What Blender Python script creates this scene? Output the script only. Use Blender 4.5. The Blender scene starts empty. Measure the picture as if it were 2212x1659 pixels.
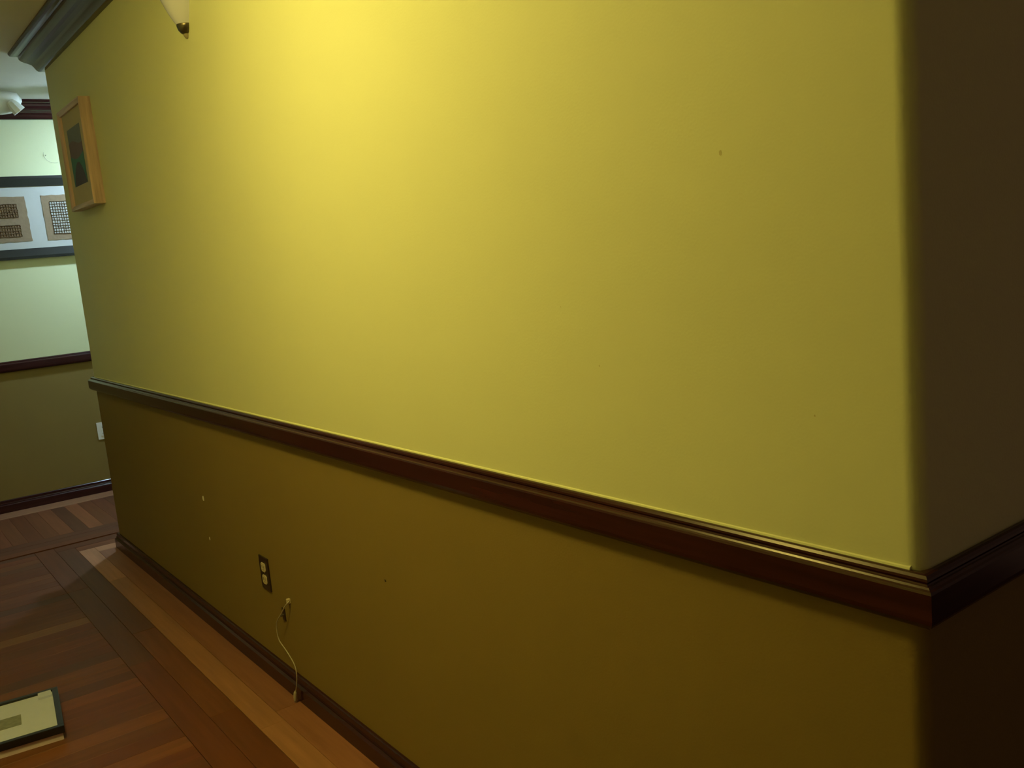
import bpy, bmesh, math, random
from mathutils import Vector, Matrix
random.seed(7)
C = bpy.context.scene.collection
scene = bpy.context.scene

# ------------------------------------------------------------------ camera
cam_d = bpy.data.cameras.new('camera')
cam = bpy.data.objects.new('camera', cam_d); C.objects.link(cam)
cam_d.sensor_width = 36.0
cam_d.lens = 1982.03 / 2212 * 36.0
cam_d.clip_start = 0.02
Rm = Matrix(((0.596108, -0.068015, 0.800018), (0.797788, 0.162480, -0.580633), (-0.090495, 0.984365, 0.151117)))
cam.matrix_world = Matrix.Translation((0.563607, -0.981655, 1.331734)) @ Rm.to_4x4()
scene.camera = cam

# ------------------------------------------------------------------ world, exposure
w = bpy.data.worlds.new('world'); scene.world = w; w.use_nodes = True
w.node_tree.nodes['Background'].inputs[0].default_value = (0.085, 0.050, 0.032, 1)
w.node_tree.nodes['Background'].inputs[1].default_value = 1.0
scene.view_settings.view_transform = 'Standard'
scene.view_settings.look = 'None'
scene.view_settings.gamma = 1.0
scene.view_settings.use_curve_mapping = False
scene.view_settings.exposure = 0.0
scene.cycles.use_light_tree = False
scene.cycles.max_bounces = 5
scene.cycles.diffuse_bounces = 4
scene.cycles.glossy_bounces = 2
scene.cycles.transmission_bounces = 0
scene.cycles.transparent_max_bounces = 1
scene.cycles.volume_bounces = 0
scene.cycles.caustics_reflective = False
scene.cycles.caustics_refractive = False
HALL_LAMP = dict(loc=(-1.31, -0.88, 2.28), color=(1.0, 0.775, 0.165), strength=104.0)
FAR_LAMP = dict(loc=(-5.19, 0.76, 2.24), color=(0.95, 1.32, 1.62), strength=590.0)

# ------------------------------------------------------------------ dimensions
L = 4.2665          # length of the long wall
XF = -5.664         # far wall
AF = 0.0168         # the far wall is a degree out of square
H = 2.42            # ceiling
ZT = 0.905          # top of the chair rail
SR = 0.0077         # the rail on the long wall drops towards the far end
YO = -2.1           # opposite wall
YE = 2.4            # end of the hall behind the long wall
RB = 0.022          # bullnose radius

# ------------------------------------------------------------------ materials
def mat(name):
    m = bpy.data.materials.new(name); m.use_nodes = True
    nt = m.node_tree; b = nt.nodes['Principled BSDF']
    return m, nt, b
def N(nt, t, **kw):
    n = nt.nodes.new(t)
    for k, v in kw.items():
        if k in n.inputs: n.inputs[k].default_value = v
        else: setattr(n, k, v)
    return n
def plain(name, col, rough=0.5, spec=0.5, metal=0.0, var=0.0, scale=30, bump=0.0):
    m, nt, b = mat(name)
    b.inputs['Base Color'].default_value = (*col, 1)
    b.inputs['Roughness'].default_value = rough
    b.inputs['Specular IOR Level'].default_value = spec
    b.inputs['Metallic'].default_value = metal
    tc = N(nt, 'ShaderNodeTexCoord')
    no = N(nt, 'ShaderNodeTexNoise', Scale=scale, Detail=2.0)
    nt.links.new(tc.outputs['Object'], no.inputs['Vector'])
    if var:
        mx = N(nt, 'ShaderNodeMix', data_type='RGBA')
        mx.inputs[6].default_value = (*[c * (1 - var) for c in col], 1)
        mx.inputs[7].default_value = (*[min(1, c * (1 + var)) for c in col], 1)
        nt.links.new(no.outputs['Fac'], mx.inputs[0])
        nt.links.new(mx.outputs[2], b.inputs['Base Color'])
    if bump:
        bp = N(nt, 'ShaderNodeBump', Strength=bump, Distance=0.002)
        nt.links.new(no.outputs['Fac'], bp.inputs['Height'])
        nt.links.new(bp.outputs[0], b.inputs['Normal'])
    return m
def paint(name, col):
    m, nt, b = mat(name)
    tc = N(nt, 'ShaderNodeTexCoord')
    big = N(nt, 'ShaderNodeTexNoise', Scale=2.2, Detail=2.0)
    nt.links.new(tc.outputs['Object'], big.inputs['Vector'])
    mx = N(nt, 'ShaderNodeMix', data_type='RGBA')
    mx.inputs[6].default_value = (*[c * .965 for c in col], 1)
    mx.inputs[7].default_value = (*[min(1, c * 1.035) for c in col], 1)
    nt.links.new(big.outputs['Fac'], mx.inputs[0])
    nt.links.new(mx.outputs[2], b.inputs['Base Color'])
    b.inputs['Roughness'].default_value = 0.62
    b.inputs['Specular IOR Level'].default_value = 0.25
    fine = N(nt, 'ShaderNodeTexNoise', Scale=260.0, Detail=0.0)
    wav = N(nt, 'ShaderNodeTexNoise', Scale=14.0, Detail=0.0)
    nt.links.new(tc.outputs['Object'], fine.inputs['Vector'])
    nt.links.new(tc.outputs['Object'], wav.inputs['Vector'])
    b1 = N(nt, 'ShaderNodeBump', Strength=0.12, Distance=0.0012)
    b2 = N(nt, 'ShaderNodeBump', Strength=0.10, Distance=0.004)
    nt.links.new(fine.outputs['Fac'], b1.inputs['Height'])
    nt.links.new(wav.outputs['Fac'], b2.inputs['Height'])
    nt.links.new(b1.outputs[0], b2.inputs['Normal'])
    nt.links.new(b2.outputs[0], b.inputs['Normal'])
    return m
def wood(name, col, rough, spec=0.5, tint=False, gs=1.0, var=0.35):
    """grain runs along the object's local X"""
    m, nt, b = mat(name)
    tc = N(nt, 'ShaderNodeTexCoord'); mp = N(nt, 'ShaderNodeMapping')
    mp.inputs['Scale'].default_value = (3.0 * gs, 45.0 * gs, 45.0 * gs)
    nt.links.new(tc.outputs['Object'], mp.inputs[0])
    no = N(nt, 'ShaderNodeTexNoise', Scale=1.0, Detail=3.0, Roughness=0.6)
    no.noise_dimensions = '4D'
    oi = N(nt, 'ShaderNodeObjectInfo')
    mu = N(nt, 'ShaderNodeMath', operation='MULTIPLY'); mu.inputs[1].default_value = 37.0
    nt.links.new(oi.outputs['Random'], mu.inputs[0])
    nt.links.new(mu.outputs[0], no.inputs['W'])
    nt.links.new(mp.outputs[0], no.inputs['Vector'])
    rp = N(nt, 'ShaderNodeMapRange'); rp.inputs[1].default_value = .3; rp.inputs[2].default_value = .7
    rp.inputs[3].default_value = 1 - var; rp.inputs[4].default_value = 1 + var
    nt.links.new(no.outputs['Fac'], rp.inputs[0])
    vm = N(nt, 'ShaderNodeVectorMath', operation='SCALE')
    if tint: nt.links.new(oi.outputs['Color'], vm.inputs[0])
    else: vm.inputs[0].default_value = col
    nt.links.new(rp.outputs[0], vm.inputs['Scale'])
    nt.links.new(vm.outputs[0], b.inputs['Base Color'])
    b.inputs['Roughness'].default_value = rough
    b.inputs['Specular IOR Level'].default_value = spec
    bp = N(nt, 'ShaderNodeBump', Strength=0.08, Distance=0.001)
    nt.links.new(no.outputs['Fac'], bp.inputs['Height'])
    nt.links.new(bp.outputs[0], b.inputs['Normal'])
    return m
M = {}
M['upper'] = paint('paint_yellow_green', (0.69, 0.725, 0.46))
M['lower'] = paint('paint_olive', (0.238, 0.172, 0.054))
M['ceiling'] = plain('ceiling_paint', (0.84, 0.82, 0.76), 0.8, 0.2, var=.03, scale=8, bump=.1)
M['mahogany'] = wood('mahogany', (0.036, 0.0095, 0.0095), 0.19, 0.36, var=.3)
M['board'] = wood('floor_wood', (0.2, 0.1, 0.04), 0.46, 0.24, tint=True, var=.16)
M['subfloor'] = wood('subfloor_wood', (0.10, 0.045, 0.022), 0.45, 0.4)
M['pine'] = wood('blond_wood', (0.54, 0.40, 0.38), 0.42, 0.4)
M['rawwood'] = wood('raw_wood', (0.70, 0.62, 0.80), 0.7, 0.2, var=.1)
M['black'] = plain('black_lacquer', (0.012, 0.012, 0.013), 0.35, 0.5, var=.2)
M['white'] = plain('white_plastic', (0.80, 0.82, 0.80), 0.35, 0.5, var=.02)
M['matboard'] = plain('white_mat_board', (0.50, 0.51, 0.50), 0.8, 0.2, var=.02)
M['creammat'] = plain('cream_mat_board', (0.50, 0.56, 0.84), 0.75, 0.2, var=.04, scale=60)
M['greymat'] = plain('grey_mat_board', (0.50, 0.45, 0.34), 0.75, 0.2, var=.03)
M['greyprint'] = plain('grey_green_print', (0.20, 0.22, 0.24), 0.7, 0.2, var=.35, scale=70)
M['paper'] = plain('handmade_paper', (0.27, 0.20, 0.13), 0.9, 0.1, var=.18, scale=40, bump=.6)
M['twine'] = plain('brown_twine', (0.12, 0.085, 0.05), 0.9, 0.1, var=.3, scale=90)
M['brownhole'] = plain('dark_paper', (0.23, 0.15, 0.09), 0.9, 0.1, var=.3, scale=120)
M['plate'] = plain('brown_plate', (0.030, 0.018, 0.010), 0.3, 0.5, var=.1)
M['ivory'] = plain('ivory_plastic', (0.62, 0.55, 0.40), 0.4, 0.4, var=.03)
M['slot'] = plain('dark_slot', (0.01, 0.01, 0.01), 0.6, 0.2, var=.1)
M['cable'] = plain('white_cable', (0.46, 0.43, 0.36), 0.45, 0.4, var=.05)
M['steel'] = plain('dark_nickel', (0.16, 0.14, 0.11), 0.32, 0.5, metal=.9, var=.1)
M['opal'] = plain('opal_glass', (0.66, 0.68, 0.88), 0.22, 0.5, var=.03, scale=9)
M['spackle'] = plain('white_filler', (0.85, 0.82, 0.70), 0.8, 0.2, var=.05)
M['scuff'] = plain('scuff', (0.52, 0.50, 0.26), 0.8, 0.2, var=.2)
M['sky'] = plain('print_blue', (0.17, 0.20, 0.27), 0.6, 0.2, var=.12, scale=20)
M['mauve'] = plain('print_mauve', (0.17, 0.12, 0.18), 0.6, 0.2, var=.12, scale=20)
M['green'] = plain('print_green', (0.06, 0.20, 0.20), 0.6, 0.2, var=.15, scale=20)
M['mound'] = plain('print_dark', (0.075, 0.062, 0.13), 0.6, 0.2, var=.12, scale=20)
M['olive'] = plain('olive_metal', (0.30, 0.27, 0.17), 0.4, 0.4, var=.05)
M['brass'] = plain('aged_brass', (0.45, 0.32, 0.13), 0.3, 0.5, metal=1.0, var=.1)
def emit(name, col, s):
    m, nt, b = mat(name)
    b.inputs['Base Color'].default_value = (.8, .8, .8, 1)
    b.inputs['Emission Color'].default_value = (*col, 1)
    b.inputs['Emission Strength'].default_value = s
    return m

# ------------------------------------------------------------------ helpers
def mesh(name, verts, faces, m=None, parent=None, loc=(0, 0, 0), rot=(0, 0, 0), smooth=False, mats=None, fm=None):
    me = bpy.data.meshes.new(name); me.from_pydata([tuple(v) for v in verts], [], faces)
    bm = bmesh.new(); bm.from_mesh(me); bmesh.ops.recalc_face_normals(bm, faces=bm.faces); bm.to_mesh(me); bm.free()
    o = bpy.data.objects.new(name, me); C.objects.link(o)
    for mm in (mats or [m]): me.materials.append(mm)
    if fm:
        for p, i in zip(me.polygons, fm): p.material_index = i
    if smooth:
        for p in me.polygons: p.use_smooth = True
    o.location = loc; o.rotation_euler = rot
    if parent: o.parent = parent
    return o
def tag(o, label=None, cat=None, group=None, kind=None):
    if label: o['label'] = label
    if cat: o['category'] = cat
    if group: o['group'] = group
    if kind: o['kind'] = kind
    return o
def struct(o, label=None): return tag(o, label, kind='structure')
def empty(name, loc, rot=(0, 0, 0)):
    o = bpy.data.objects.new(name, None); C.objects.link(o)
    o.location = loc; o.rotation_euler = rot; o.empty_display_size = .05
    return o
def box_vf(x0, x1, y0, y1, z0, z1, base=0):
    v = [(x0, y0, z0), (x1, y0, z0), (x1, y1, z0), (x0, y1, z0), (x0, y0, z1), (x1, y0, z1), (x1, y1, z1), (x0, y1, z1)]
    f = [(0, 3, 2, 1), (4, 5, 6, 7), (0, 1, 5, 4), (1, 2, 6, 5), (2, 3, 7, 6), (3, 0, 4, 7)]
    return v, [tuple(i + base for i in q) for q in f]
def box(name, x0, x1, y0, y1, z0, z1, m, parent=None, bevel=0.0, loc=(0, 0, 0), rot=(0, 0, 0)):
    v, f = box_vf(x0, x1, y0, y1, z0, z1)
    o = mesh(name, v, f, m, parent, loc, rot)
    if bevel:
        bm = bmesh.new(); bm.from_mesh(o.data)
        bmesh.ops.bevel(bm, geom=bm.edges[:], offset=bevel, segments=2, profile=.7, affect='EDGES')
        bm.to_mesh(o.data); bm.free()
    return o
def prism(name, poly, axis, a0, a1, m, parent=None, loc=(0, 0, 0), rot=(0, 0, 0)):
    """poly: 2D outline; extruded along axis ('x','y','z')"""
    def P(u, v, a):
        return {'x': (a, u, v), 'y': (u, a, v), 'z': (u, v, a)}[axis]
    n = len(poly)
    v = [P(u, w_, a0) for u, w_ in poly] + [P(u, w_, a1) for u, w_ in poly]
    f = [tuple(range(n - 1, -1, -1)), tuple(range(n, 2 * n))] + [(i, (i + 1) % n, n + (i + 1) % n, n + i) for i in range(n)]
    return mesh(name, v, f, m, parent, loc, rot)
def lathe(name, prof, m, parent=None, loc=(0, 0, 0), rot=(0, 0, 0), n=32, a0=0.0, a1=2 * math.pi, smooth=True):
    full = abs(a1 - a0 - 2 * math.pi) < 1e-6
    k = n if full else n + 1
    v, f = [], []
    for i in range(k):
        a = a0 + (a1 - a0) * i / n
        for r, z in prof: v.append((r * math.cos(a), r * math.sin(a), z))
    q = len(prof)
    for i in range(n):
        j = (i + 1) % k
        for t in range(q - 1): f.append((i * q + t, j * q + t, j * q + t + 1, i * q + t + 1))
    o = mesh(name, v, f, m, parent, loc, rot, smooth)
    bm = bmesh.new(); bm.from_mesh(o.data); bmesh.ops.remove_doubles(bm, verts=bm.verts, dist=1e-5)
    bmesh.ops.recalc_face_normals(bm, faces=bm.faces); bm.to_mesh(o.data); bm.free()
    return o
def spline(pts, n=6):
    """Catmull-Rom through the points"""
    P = [Vector(p) for p in pts]; P = [2 * P[0] - P[1]] + P + [2 * P[-1] - P[-2]]
    out = []
    for i in range(1, len(P) - 2):
        for k in range(n):
            t = k / n
            a, b, c, d = P[i - 1], P[i], P[i + 1], P[i + 2]
            out.append(.5 * ((2 * b) + (c - a) * t + (2 * a - 5 * b + 4 * c - d) * t * t + (3 * b - a - 3 * c + d) * t ** 3))
    out.append(P[-2]); return out
def tube_vf(pts, r, seg=8, base=0):
    v, f = [], []; up = Vector((0.3, 0.9, 0.2))
    n = len(pts)
    for i, p in enumerate(pts):
        p = Vector(p); d = (Vector(pts[min(i + 1, n - 1)]) - Vector(pts[max(i - 1, 0)])).normalized()
        s = d.cross(up).normalized(); t = d.cross(s)
        rr = r[i] if isinstance(r, (list, tuple)) else r
        for k in range(seg):
            a = 2 * math.pi * k / seg
            v.append(p + rr * (math.cos(a) * s + math.sin(a) * t))
    for i in range(n - 1):
        for k in range(seg):
            a = base + i * seg; kk = (k + 1) % seg
            f.append((a + k, a + kk, a + seg + kk, a + seg + k))
    f.append(tuple(base + k for k in range(seg))[::-1]); f.append(tuple(base + (n - 1) * seg + k for k in range(seg)))
    return v, f
def tube(name, pts, r, m, parent=None, seg=8, loc=(0, 0, 0), rot=(0, 0, 0)):
    v, f = tube_vf(pts, r, seg)
    return mesh(name, v, f, m, parent, loc, rot, True)
def sweep(name, prof, org, d, out, length, m0, m1, m, slope=0.0, parent=None):
    """moulding: profile (offset from wall, z) swept along d; m0/m1 mitre factors at its ends.
    The object's local X is the run, so the grain follows it."""
    d = Vector((*d, 0)).normalized(); out = Vector((*out, 0)).normalized()
    n = len(prof); v = []
    for (o, z) in prof: v.append(Vector((m0 * max(o, 0), o, z)))
    for (o, z) in prof: v.append(Vector((length + m1 * max(o, 0), o, z + slope * length)))
    f = [(i, (i + 1) % n, n + (i + 1) % n, n + i) for i in range(n)]
    f += [tuple(range(n)), tuple(range(2 * n - 1, n - 1, -1))]
    mw = Matrix(((d.x, out.x, 0, org[0]), (d.y, out.y, 0, org[1]), (0, 0, 1, 0), (0, 0, 0, 1)))
    if mw.to_3x3().determinant() < 0:
        # mirror the local run so the matrix stays a rotation
        v = [Vector((length - p.x, p.y, p.z)) for p in v]
        mw = Matrix(((-d.x, out.x, 0, org[0] + d.x * length), (-d.y, out.y, 0, org[1] + d.y * length), (0, 0, 1, 0), (0, 0, 0, 1)))
    o = mesh(name, v, f, m, parent)
    o.matrix_world = mw
    return o

# ------------------------------------------------------------------ the setting: walls
def wall_mesh(name, path, zsplit, z1, label):
    """vertical wall over a plan polyline with the darker paint below the rail"""
    n = len(path); v, f, fm = [], [], []
    for (x, y) in path:
        zs = zsplit(x, y)
        v += [(x, y, -0.012), (x, y, zs), (x, y, z1(x) if callable(z1) else z1)]
    for i in range(n - 1):
        a, b = 3 * i, 3 * (i + 1)
        f += [(a, b, b + 1, a + 1), (a + 1, b + 1, b + 2, a + 2)]; fm += [1, 0]
    o = mesh(name, v, f, mats=[M['upper'], M['lower']], fm=fm)
    for p in o.data.polygons: p.use_smooth = True
    return struct(o, label)
def arc(cx, cy, r, a0, a1, n=6):
    return [(cx + r * math.cos(math.radians(a0 + (a1 - a0) * i / n)), cy + r * math.sin(math.radians(a0 + (a1 - a0) * i / n))) for i in range(n + 1)]
SC = 0.008
def ceil_z(x): return H if x < -L - .1 else H - SC * (x + L + .1)
zs_front = lambda x, y: 0.87 + SR * max(-L, min(0, x))
front_path = arc(-L + RB, RB, RB, 225, 270) + [(-3.2, 0), (-2.1, 0), (-1.0, 0)] + arc(-RB, RB, RB, 270, 315)
wall_front = wall_mesh('wall_front', front_path, zs_front, lambda x: ceil_z(x) + .01, 'long yellow-green wall with olive paint below its dark chair rail')
wall_mesh('wall_right', arc(-RB, RB, RB, 315, 360) + [(0, 0.5), (0, YE)], zs_front, lambda x: ceil_z(x) + .01, 'shadowed wall turning away past the rounded corner at right')
wall_mesh('wall_end', arc(-L + RB, RB, RB, 225, 180) + [(-L, .6), (-L, YE)], zs_front, H + .01, 'end face of the wall block in the far hall')
fd = Vector((math.sin(AF), math.cos(AF), 0)); fo = Vector((math.cos(AF), -math.sin(AF), 0))
def farp(s, o=0.0): p = Vector((XF, 0, 0)) + fd * s + fo * o; return (p.x, p.y)
wall_far = wall_mesh('wall_far', [farp(YO - .05), farp(0), farp(YE + .05)], lambda x, y: 0.87, H + .01, 'far hall wall in pale green light with olive paint below its rail')
wall_mesh('wall_opposite', [(XF - .1, YO), (3.0, YO)], lambda x, y: .87, H + .01, 'opposite wall of the hall')
wall_mesh('wall_hall_end', [(XF - .1, YE), (-L, YE)], lambda x, y: .87, H + .01, 'closing wall of the far hall')
v = []; f = []
for x in (XF - .15, -L - .1, 0.0, 3.05):
    v += [(x, YO - .05, ceil_z(x)), (x, YE + .05, ceil_z(x)), (x, YO - .05, ceil_z(x) + .05), (x, YE + .05, ceil_z(x) + .05)]
for i in range(3):
    a, b = 4 * i, 4 * i + 4
    f += [(a, b, b + 1, a + 1), (a + 2, a + 3, b + 3, b + 2), (a, a + 2, b + 2, b), (a + 1, b + 1, b + 3, a + 3)]
f += [(0, 1, 3, 2), (12, 14, 15, 13)]
struct(mesh('ceiling', v, f, M['ceiling']), 'off-white hall ceiling')

# mouldings -----------------------------------------------------------------
rail_prof = [(-.012, .902), (.006, .9055), (.0095, .9045), (.0125, .9015), (.0130, .8985), (.0120, .8955), (.0135, .8930), (.0150, .8945),
             (.0165, .8940), (.0185, .8920), (.0215, .8905), (.0230, .8875), (.0235, .8560), (.0222, .8500), (.0190, .8450), (.0160, .8425), (.0060, .8405), (-.012, .8400)]
base_prof = [(-.010, .0755), (.006, .0750), (.0090, .0720), (.0095, .0580), (.0120, .0540), (.0115, .0500), (.0150, .0470), (.0185, .0440), (.0190, -.010), (-.010, -.010)]
crown_prof = [(-.012, H + .02), (-.012, H - .1015), (.0130, H - .1005), (.0200, H - .0985), (.0260, H - .0930), (.0315, H - .0830), (.0350, H - .0760), (.0410, H - .0670),
              (.0540, H - .0580), (.0660, H - .0520), (.0780, H - .0430), (.0845, H - .0340), (.0870, H - .0220), (.0940, H - .0200), (.1060, H - .0185), (.1150, H - .0150), (.1205, H - .0060), (.1215, H + .02)]
def dz(prof, d): return [(o, z + d) for o, z in prof]
dropL = -SR * L
struct(sweep('trim_1', rail_prof, (0, 0), (-1, 0), (0, -1), L, -1, 1, M['mahogany'], -SR), 'dark mahogany chair rail along the long yellow wall')
struct(sweep('trim_2', rail_prof, (0, 0), (0, 1), (1, 0), YE, -1, 0, M['mahogany']), 'dark mahogany chair rail on the shadowed wall at right')
struct(sweep('trim_3', dz(rail_prof, dropL), (-L, 0), (0, 1), (-1, 0), YE, -1, 0, M['mahogany']), 'chair rail returning round the far end of the long wall')
struct(sweep('trim_4', rail_prof, farp(YO), tuple(fd[:2]), tuple(fo[:2]), YE - YO, 0, 0, M['mahogany']), 'dark chair rail on the pale far hall wall')
struct(sweep('baseboard_front', base_prof, (0, 0), (-1, 0), (0, -1), L, -1, 1, M['mahogany']), 'dark mahogany baseboard under the long wall')
struct(sweep('baseboard_right', base_prof, (0, 0), (0, 1), (1, 0), YE, -1, 0, M['mahogany']), 'baseboard of the wall at right')
struct(sweep('baseboard_end', base_prof, (-L, 0), (0, 1), (-1, 0), YE, -1, 0, M['mahogany']), 'baseboard of the end face')
struct(sweep('baseboard_far', base_prof, farp(YO), tuple(fd[:2]), tuple(fo[:2]), YE - YO, 0, 0, M['mahogany']), 'dark baseboard of the far hall wall')
struct(sweep('trim_5', crown_prof, (0, 0), (-1, 0), (0, -1), L, -1, 1, M['mahogany'], 0), 'dark red crown moulding above the long wall').location.z = 0
struct(sweep('trim_6', crown_prof, (-L, 0), (0, 1), (-1, 0), YE, -1, 0, M['mahogany']), 'crown moulding of the end face')
struct(sweep('trim_7', crown_prof, farp(YO), tuple(fd[:2]), tuple(fo[:2]), YE - YO, 0, 0, M['mahogany']), 'dark crown moulding of the far hall wall')
# the crown on the long wall falls a little towards the camera, as the ceiling does
cr = bpy.data.objects['trim_5']
for vv in cr.data.vertices:
    wx = (cr.matrix_world @ vv.co).x
    vv.co.z += -SC * (wx + L + .1) if wx > -L - .1 else 0
# bead of paint-covered caulk where wall and rail meet
sweep('caulk_bead', [(-.004, .903), (.0030, .9040), (.0022, .9070), (-.004, .9100)], (-.015, 0), (-1, 0), (0, -1), L - .04, 0, 0, M['upper'], -SR, parent=None)
cb = bpy.data.objects['caulk_bead']; mw = cb.matrix_world.copy(); cb.parent = bpy.data.objects['trim_1']
cb.matrix_parent_inverse = bpy.data.objects['trim_1'].matrix_world.inverted(); cb.matrix_world = mw

# floor ----------------------------------------------------------------------
floor = struct(box('floor', XF - .15, 3.05, YO - .05, YE + .05, -.06, -.012, M['subfloor']), 'dark parquet floor with a light wood border')
def board(x0, x1, y0, y1, col, name='floor_board'):
    g = .0003
    along_x = (x1 - x0) >= (y1 - y0)
    lx, ly = (x1 - x0 - 2 * g, y1 - y0 - 2 * g)
    if not along_x: lx, ly = ly, lx
    hx, hy = lx / 2, ly / 2; c = .0006
    top = -0.0008 * random.random()
    v = [(-hx, -hy, -.013), (hx, -hy, -.013), (hx, hy, -.013), (-hx, hy, -.013),
         (-hx, -hy, top - c), (hx, -hy, top - c), (hx, hy, top - c), (-hx, hy, top - c),
         (-hx + c, -hy + c, top), (hx - c, -hy + c, top), (hx - c, hy - c, top), (-hx + c, hy - c, top)]
    f = [(0, 3, 2, 1), (8, 9, 10, 11)]
    for k in range(4):
        j = (k + 1) % 4
        f += [(k, j, 4 + j, 4 + k), (4 + k, 4 + j, 8 + j, 8 + k)]
    o = mesh(name, v, f, M['board'], floor, ((x0 + x1) / 2, (y0 + y1) / 2, 0), (0, 0, 0 if along_x else math.pi / 2))
    o.color = (*col, 1)
    return o
LIGHT, ORANGE = (0.31, 0.150, 0.080), (0.24, 0.105, 0.060)
DARK = (0.125, 0.043, 0.019); GREYD = (0.108, 0.044, 0.022); RED = (0.128, 0.042, 0.018); MID = (0.148, 0.054, 0.023)
def jit(c, a=.16):
    k = 1 + random.uniform(-a, a); return tuple(x * k * (1 + random.uniform(-.05, .05)) for x in c)
XB = -4.38          # the border turns the corner here
def run_x(y0, y1, cuts, cols):
    for i in range(len(cuts) - 1): board(cuts[i], cuts[i + 1], y0, y1, cols[i % len(cols)])
run_x(-.100, -.016, [XB + .095, -3.42, -2.02, -.75, .1], [tuple(c * 1.05 for c in ORANGE), ORANGE, tuple(c * 1.1 for c in ORANGE), ORANGE])
run_x(-.176, -.1005, [XB, -3.75, -1.95, .176], [tuple(c * 1.28 for c in LIGHT), tuple(c * .96 for c in LIGHT), LIGHT])  # first board's colour is raised to carry the far lamp's lit patch
board(XB, XB + .094, -.100, YE, tuple(c * 1.28 for c in LIGHT))  # far-lamp light put into this board's colour as well
run_x(-.262, -.177, [-4.465, -3.02, -2.137, -1.1, .262], [GREYD, MID, DARK, MID])
run_x(-.351, -.2625, [-4.55, -3.75, -2.72, -1.62, .351], [DARK, GREYD, RED, DARK])
board(-4.465, -4.381, -.176, YE, jit(MID)); board(-4.55, -4.4655, -.262, YE, jit(DARK))
W = .0755
special = {0: (0.200, 0.096, 0.046), 17: tuple(c * 1.2 for c in MID), 14: tuple(c * 1.15 for c in MID)}
k = -19
while True:
    x0 = -3.366 + W * k
    if x0 > .6: break
    x1 = x0 + W
    c = special.get(k, jit(random.choice([DARK, MID, GREYD, DARK, RED]), .12))
    ytop = YE if x1 < -4.55 + .01 else -.352
    j1 = random.uniform(-1.15, -.95) if k % 2 else random.uniform(-1.6, -1.3)
    if ytop > 0:
        board(x0, min(x1, -4.551), -.9 + .2 * (k % 3), ytop, c)
        board(x0, min(x1, -4.551), YO, -.9 + .2 * (k % 3), jit(DARK))
    else:
        if x0 < -4.55: x0 = -4.551
        board(x0, x1, j1, ytop, c); board(x0, x1, YO, j1, jit(MID))
    k += 1
XH0, XH1 = -5.49, -3.366 - 19 * W
hall_cols = {0: tuple(c * 1.5 for c in MID), -1: GREYD, -2: tuple(c * 1.25 for c in MID), -3: MID, -4: DARK, -5: MID, 1: MID}
for k in range(-14, 16):
    y0 = -.035 + W * k
    if y0 < YO: continue
    board(XH0, XH1, y0, y0 + W, hall_cols.get(k, jit(random.choice([MID, DARK]), .15)))
board(XF + .012, XH0, -1.2, .35, tuple(c * .95 for c in LIGHT)); board(XF + .012, XH0, .35, YE, LIGHT)

# ------------------------------------------------------------------ marks on the long wall
def chip(name, x, z, w_, h, m, y=-.0004, n=7, parent=wall_front):
    poly = []
    for i in range(n):
        a = 2 * math.pi * i / n; r = random.uniform(.7, 1.0)
        poly.append((w_ / 2 * r * math.cos(a), h / 2 * r * math.sin(a)))
    return prism(name, poly, 'y', y, .001, m, parent, (x, 0, z))
chip('filler_spot', -2.772, .514, .022, .024, M['spackle']); chip('filler_spot', -2.765, .362, .014, .018, M['spackle'])
for (x, z, a, b) in [(-1.392, .544, .010, .009), (-.270, 1.425, .006, .010), (-.544, 1.123, .0035, .004), (-.630, 1.219, .0025, .0025), (-.14, 1.08, .0025, .004)]:
    chip('scuff_mark', x, z, a, b, M['scuff'] if z > .8 else M['plate'], -.0002)

# ------------------------------------------------------------------ ceiling lamp of the hall (above the frame)
lx, ly, lz = HALL_LAMP['loc']
t = empty('ceiling_lamp', (lx, ly, ceil_z(lx)))
lathe('canopy', [(0, 0), (.075, 0), (.078, -.006), (.070, -.018), (.030, -.026), (0, -.028)], M['brass'], t)
DZ = -.06
def dn(pr): return [(q, z + DZ) for q, z in pr]
bowl = lathe('glass_bowl', dn([(0, -.150), (.040, -.147), (.078, -.136), (.108, -.116), (.124, -.090), (.128, -.062), (.120, -.060), (0, -.062)]), emit('lit_opal_bowl', HALL_LAMP['color'], HALL_LAMP['strength']), t, n=20)
lathe('rim', dn([(.118, -.064), (.131, -.064), (.133, -.056), (.131, -.048), (.118, -.048), (.118, -.064)]), M['brass'], t)
lathe('finial', dn([(0, -.168), (.007, -.165), (.010, -.158), (.006, -.152), (.004, -.146)]), M['brass'], t)
lathe('stem', [(.010, -.02), (.010, -.12)], M['brass'], t)
tag(t, 'lit opal bowl lamp on the hall ceiling', 'ceiling lamp')

# ------------------------------------------------------------------ sconce on the long wall
t = empty('wall_sconce', (-2.262, 0, 2.02))
sp = [(.0260, .034), (.0360, .050), (.0460, .068), (.0535, .085), (.0600, .100), (.0740, .135), (.0890, .180), (.1010, .225), (.1110, .270), (.1180, .310), (.1140, .312),
      (.1070, .270), (.0970, .225), (.0850, .180), (.0700, .135), (.0560, .100), (.0420, .068), (.0220, .036)]
lathe('glass_shade', sp, M['opal'], t, n=28, a0=math.pi, a1=2 * math.pi)
capp = [(.0, .007), (.010, .0085), (.0180, .0130), (.0240, .0210), (.0270, .0300), (.0280, .0355), (.0265, .0385), (.0, .0385)]
cap = lathe('metal_cap', capp, M['steel'], t, n=24, a0=math.pi, a1=2 * math.pi)
tag(cap, 'dark nickel cap under the glass')
prism('back_plate', [(-.018, .020), (.018, .020), (.090, .26), (.090, .30), (-.090, .30), (-.090, .26)], 'y', -.003, -.0005, M['opal'], t)
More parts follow.
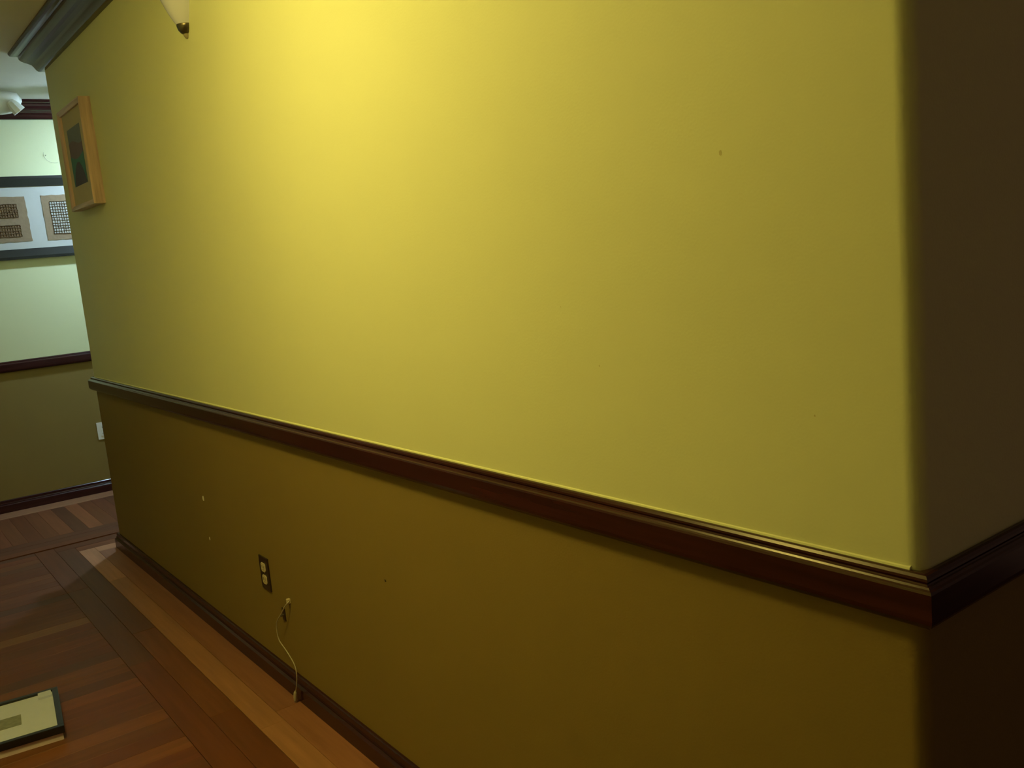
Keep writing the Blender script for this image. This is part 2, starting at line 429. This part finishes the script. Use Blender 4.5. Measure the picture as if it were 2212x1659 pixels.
lathe('finial', [(0, -.004), (.006, -.002), (.0100, .003), (.0118, .0095)], M['olive'], t, (0, 0, 0), n=16, a0=math.pi, a1=2 * math.pi)
tag(t, 'unlit cream glass pocket sconce with a dark metal tip, high on the wall', 'wall lamp')

# ------------------------------------------------------------------ picture frames
def frame_ring(prefix, hw, hh, mw, d, m, parent, mitre_in=.004, y0=0.0):
    """four mitred mouldings round a (2hw x 2hh) frame in the XZ plane, front towards -Y, back at y0"""
    prof = [(0, y0), (0, y0 - d), (mw * .25, y0 - d - .0015), (mw, y0 - d + mitre_in), (mw, y0)]
    corners = [(-hw, -hh), (hw, -hh), (hw, hh), (-hw, hh)]
    for i in range(4):
        a, b = corners[i], corners[(i + 1) % 4]
        v = []
        for (cx, cz) in (a, b):
            sx, sz = (1 if cx < 0 else -1), (1 if cz < 0 else -1)
            for (o, y) in prof: v.append((cx + sx * o, y, cz + sz * o))
        n = len(prof)
        f = [(k, (k + 1) % n, n + (k + 1) % n, n + k) for k in range(n)] + [tuple(range(n)), tuple(range(2 * n - 1, n - 1, -1))]
        cxm, czm = (a[0] + b[0]) / 2, (a[1] + b[1]) / 2
        rotv = 0 if i % 2 == 0 else math.pi / 2
        # local X along the moulding so that the grain follows it
        Rv = Matrix.Rotation(-rotv, 4, 'Y')
        vv = [Rv.inverted() @ (Vector(p) - Vector((cxm, 0, czm))) for p in v]
        o = mesh('moulding', vv, f, m, parent, (cxm, 0, czm), (0, -rotv, 0))
# small square print in a blond frame on the long wall
pw, ph = .214, .213
t = empty('framed_print', (-3.722, 0, 1.860))
frame_ring('m', pw, ph, .020, .045, M['pine'], t, .006)
box('backing', -pw + .012, pw - .012, -.026, -.004, -ph + .012, ph - .012, M['rawwood'], t)
mb = box('mat_board', -pw + .014, pw - .014, -.031, -.0262, -ph + .014, ph - .014, M['greymat'], t)
ax0, ax1, az0, az1 = -.135, .105, -.115, .126
art = empty('print', (0, 0, 0)); art.parent = t
def apoly(name, poly, y, m): return prism(name, poly, 'y', y, -.0312, m, art)
def wav(z, amp, ph_, n=8): return [(ax0 + (ax1 - ax0) * i / n, z + amp * math.sin(ph_ + 5 * i / n)) for i in range(n + 1)]
apoly('sky_shape', [(ax0, az0), (ax1, az0), (ax1, az1), (ax0, az1)], -.0314, M['sky'])
apoly('mauve_shape', [(ax0, az0 + .001)] + [(ax1, az0 + .001)] + wav(.062, .012, 0.4)[::-1], -.0317, M['mauve'])
apoly('green_shape', [(ax0, az0 + .001)] + [(ax1, az0 + .001)] + wav(.004, .010, 2.2)[::-1], -.0320, M['green'])
md = [(ax0 + .012 + .218 * i / 12, az0 + .004 + .092 * math.sin(math.pi * (i / 12)) ** .75) for i in range(13)]
apoly('mound_shape', [(ax0 + .012, az0 + .001), (ax1 - .002, az0 + .001)] + md[::-1][1:-1], -.0323, M['mound'])
tag(t, 'small abstract blue and green print in a blond wood frame', 'picture')

# ------------------------------------------------------------------ outlet on the long wall
def outlet(name, loc, rot, m_plate, m_rec, label):
    t = empty(name, loc, rot)
    box('cover_plate', -.0365, .0365, -.0050, 0, -.055, .055, m_plate, t, bevel=.0018)
    for s in (-1, 1):
        r = prism('receptacle', [(-.0165, -.009), (-.011, -.0145), (.011, -.0145), (.0165, -.009), (.0165, .009), (.011, .0145), (-.011, .0145), (-.0165, .009)], 'y', -.0075, -.004, m_rec, t, (0, 0, s * .0205))
        for (a, b_) in ((-.0065, .0045), (.0065, .0038)):
            box('slot', a - .0011, a + .0011, -.0078, -.0072, -b_ + .002, b_ + .002, M['slot'], r)
        box('slot', -.002, .002, -.0078, -.0072, -.0095, -.0060, M['slot'], r)
    lathe('screw', [(0, .0012), (.0022, .001), (.003, 0)], M['steel'], t, (0, -.0050, 0), (math.pi / 2, 0, 0), n=10)
    return tag(t, label, 'outlet')
outlet('wall_outlet', (-2.223, 0, .361), (0, 0, 0), M['plate'], M['ivory'], 'dark brown outlet plate with ivory sockets low on the long wall')

# loose cable ----------------------------------------------------------------
t = empty('loose_cable', (-2.047, 0, .314))
def rel(pts): return [(x + 2.047, y, z - .314) for x, y, z in pts]
cp = [(-2.047, .002, .316), (-2.040, -.008, .314), (-2.052, -.016, .300), (-2.075, -.022, .272), (-2.112, -.026, .235), (-2.122, -.026, .200), (-2.118, -.024, .172), (-2.082, -.024, .158),
      (-2.045, -.026, .148), (-2.004, -.028, .128), (-1.993, -.030, .100), (-2.003, -.0305, .066), (-2.016, -.031, .040), (-2.022, -.031, .030)]
tube('cord', rel(spline(cp, 5)), .0016, M['cable'], t, 7)
tube('plug', rel([(-2.018, -.031, .040), (-2.020, -.031, .034), (-2.0235, -.031, .024), (-2.026, -.031, .010), (-2.028, -.031, .0025)]), [.003, .0052, .0062, .0060, .0045], M['cable'], t, 10)
box('clip', -.006, .006, -.010, 0.001, -.006, .008, M['ivory'], t, bevel=.0015)
tag(t, 'thin white cable hanging from the wall down to the floor below the outlet', 'cable')
t = empty('cable_jack', (-2.108, 0, .254))
box('jack_plate', -.011, .011, -.003, 0, -.020, .020, M['plate'], t, bevel=.001)
lathe('jack_post', [(0, .010), (.003, .010), (.0035, .002), (.005, .002), (.005, 0)], M['steel'], t, (0, -.003, -.002), (math.pi / 2, 0, 0), n=10)
tag(t, 'tiny dark jack plate on the wall behind the hanging cable', 'jack')

# ------------------------------------------------------------------ far hall: big framed piece, outlet, nail
far_rot = math.pi / 2 - AF      # local -Y faces the room (+X)
def far_empty(name, s, z, o=0.0):
    x, y = farp(s, o); return empty(name, (x, y, z), (0, 0, far_rot))
# local +X runs along the wall (+s), local -Y points into the room
fs = .155
t = far_empty('framed_paper_collage', fs, 1.7455)
hw, hh = .49, .2425
frame_ring('m', hw, hh, .060, .036, M['black'], t, .008)
box('backing', -hw + .02, hw - .02, -.018, -.003, -hh + .02, hh - .02, M['black'], t)
box('mat_board', -hw + .03, hw - .03, -.022, -.0185, -hh + .03, hh - .03, M['matboard'], t)
def ragged(x0, x1, z0, z1, n=14, j=.0022):
    out = []
    for i in range(n): out.append((x0 + (x1 - x0) * i / n, z0 + random.uniform(-j, j)))
    for i in range(n): out.append((x1 + random.uniform(-j, j), z0 + (z1 - z0) * i / n))
    for i in range(n): out.append((x1 - (x1 - x0) * i / n, z1 + random.uniform(-j, j)))
    for i in range(n): out.append((x0 + random.uniform(-j, j), z1 - (z1 - z0) * i / n))
    return out
def paper_sheet(x0, x1, z0, z1, wins, bright, lean=0.0):
    sh = empty('paper_sheet', (0, 0, 0)); sh.parent = t
    # sheet as a ring of pieces round the windows: back sheet plus raised borders
    P = lambda pl: [(x + lean * (z - z0), z) for x, z in pl]
    prism('sheet', P(ragged(x0, x1, z0, z1)), 'y', -.0250, -.0222, M['paper'], sh)
    for (a, b, c, d) in wins:
        prism('window', P([(a, c), (b, c), (b, d), (a, d)]), 'y', -.0254, -.0251, M['matboard'] if bright else M['brownhole'], sh)
        vv, ff = [], []
        nx = max(4, int((b - a) / .0135)); nz = max(4, int((d - c) / .0150))
        for i in range(nx + 1):
            x = a + (b - a) * i / nx
            pts = [(x + lean * (c + (d - c) * q / 8 - z0) + random.uniform(-.002, .002), -.0266 - .001 * random.random(), c + (d - c) * q / 8) for q in range(9)]
            v_, f_ = tube_vf(pts, .0017, 5, len(vv)); vv += v_; ff += f_
        for i in range(nz + 1):
            z = c + (d - c) * i / nz
            pts = [(a + (b - a) * q / 8 + lean * (z - z0), -.0280 - .001 * random.random(), z + random.uniform(-.002, .002)) for q in range(9)]
            v_, f_ = tube_vf(pts, .0017, 5, len(vv)); vv += v_; ff += f_
        mesh('twine_lattice', vv, ff, M['twine'], sh, smooth=True)
    return sh
zc = 1.7455
paper_sheet(-.215 - fs, .066 - fs, 1.607 - zc, 1.872 - zc, [(-.165 - fs, .016 - fs, 1.752 - zc, 1.828 - zc), (-.165 - fs, .014 - fs, 1.637 - zc, 1.706 - zc)], False, -.03)
paper_sheet(.150 - fs, .440 - fs, 1.604 - zc, 1.872 - zc, [(.192 - fs, .385 - fs, 1.640 - zc, 1.834 - zc)], True, -.01)
tag(t, 'wide black-framed collage of brown handmade paper squares on the far wall', 'picture')
o = outlet('wall_outlet', (*farp(.2905), .391), (0, 0, far_rot), M['white'], M['white'], 'white outlet cut off by the long wall, low on the far wall')
t = far_empty('picture_nail', .2150, 2.107)
tube('nail', [(0, .004, 0), (0, -.010, .002), (0, -.012, .003)], [.0016, .0016, .0032], M['steel'], t, 8)
tube('hanging_wire', spline([(-.008, -.004, .022), (-.009, -.005, 0), (0, -.006, -.022), (.018, -.006, -.036), (.045, -.005, -.042), (.062, -.003, -.040)], 5), .0006, M['steel'], t, 5)
tag(t, 'small nail with a loop of thin wire on the far wall', 'nail')

# ------------------------------------------------------------------ white ceiling spotlights in the far hall
def spot_fixture(loc, rotz, tilt, label, lit=None):
    t = empty('ceiling_spotlight', loc, (0, 0, rotz))
    # long rounded canopy lying under the ceiling (local X), swivel head at its end
    vv, ff = [], []; ns, nr = 18, 16
    for i in range(ns + 1):
        u = i / ns; x = -.40 + .40 * u
        k = max(0.0, 1 - ((u - .5) / .5) ** 4) ** .5
        k = max(k, .02)
        for q in range(nr):
            a = 2 * math.pi * q / nr
            zz = math.sin(a); yy = math.cos(a)
            z = -.055 + (.054 * zz if zz > 0 else .075 * zz) * (k if zz < 0 else k ** .35)
            vv.append((x, .062 * yy * k, z))
    for i in range(ns):
        for q in range(nr):
            ff.append((i * nr + q, i * nr + (q + 1) % nr, (i + 1) * nr + (q + 1) % nr, (i + 1) * nr + q))
    ff += [tuple(range(nr)), tuple(range(ns * nr, ns * nr + nr))]
    mesh('canopy', vv, ff, M['white'], t, smooth=True)
    hd = empty('lamp_head', (-.055, -.062, -.088), (0, tilt, 0)); hd.parent = t
    lathe('cup', [(.0, .030), (.016, .029), (.024, .022), (.030, .004), (.034, -.022), (.036, -.040), (.033, -.041), (.030, -.022), (.020, .010), (0, .012)] if not lit else
          [(.0, .030), (.022, .029), (.036, .020), (.046, .000), (.052, -.030), (.054, -.062), (.051, -.063), (.048, -.030), (.040, .000), (.020, .018), (0, .019)], M['white'], hd, n=8, smooth=False)
    lathe('bulb', [(0, .008), (.012, .006), (.016, -.006), (.022, -.020), (.020, -.030), (0, -.034)] if not lit else
          [(0, .008), (.012, .0), (.030, -.03), (.046, -.058), (.049, -.070), (.042, -.080), (.024, -.086), (0, -.088)], lit or M['white'], hd, n=20)
    tube('swivel', [(-.060, -.062, -.075), (-.075, -.030, -.060)], .008, M['white'], t, 8)
    return tag(t, label, 'spotlight')
fl = emit('lit_cool_bulb', FAR_LAMP['color'], FAR_LAMP['strength'])
spot_fixture((-5.24, .060, H - .012), math.pi / 2, -.65, 'white ceiling spotlight with a tilted cup-shaped head in the far hall')
spot_fixture((FAR_LAMP['loc'][0] + .02, FAR_LAMP['loc'][1] + .02, H), math.pi / 2, 0.0, 'lit white ceiling spotlight hidden behind the end of the long wall', fl)

# ------------------------------------------------------------------ framed picture lying on the floor
ang = math.radians(7.0)
t = empty('floor_picture', (-2.335, -.626, 0), (0, 0, math.pi / 2 - ang))
# local: X = along the near edge to the left (-> world -Y is local -X), build in plan with corner at origin
FW, FD, FH = .44, .312, .045     # width (away to the left), depth (away from camera), height
def plan(name, x0, x1, y0, y1, z0, z1, m, bevel=0): return box(name, x0, x1, y0, y1, z0, z1, m, t, bevel=bevel)
mwid = .017
plan('backing', -FW + .006, -.006, .006, FD - .006, 0, .0225, M['rawwood'])
for a in ((-FW, 0, 0, mwid), (-FW, 0, FD - mwid, FD), (-mwid, 0, mwid, FD - mwid), (-FW, -FW + mwid, mwid, FD - mwid)):
    plan('moulding', a[0], a[1], a[2], a[3], .0228, FH, M['black'], .002)
plan('mat_board', -FW + mwid - .004, -mwid + .004, mwid - .004, FD - mwid + .004, .030, .0385, M['creammat'])
plan('print', -FW + .115, -.110, .110, .186, .0386, .0390, M['greyprint'])
lab = prism('corner_label', [(0, 0), (.040, 0), (.040, .012), (.037, .040), (0, .038)], 'z', .0388, .046, M['creammat'], t, (-.058, FD - .056, 0))
tag(lab, 'small pale paper tag on the corner')
tag(t, 'black-framed cream-matted picture lying face up on the parquet', 'picture')
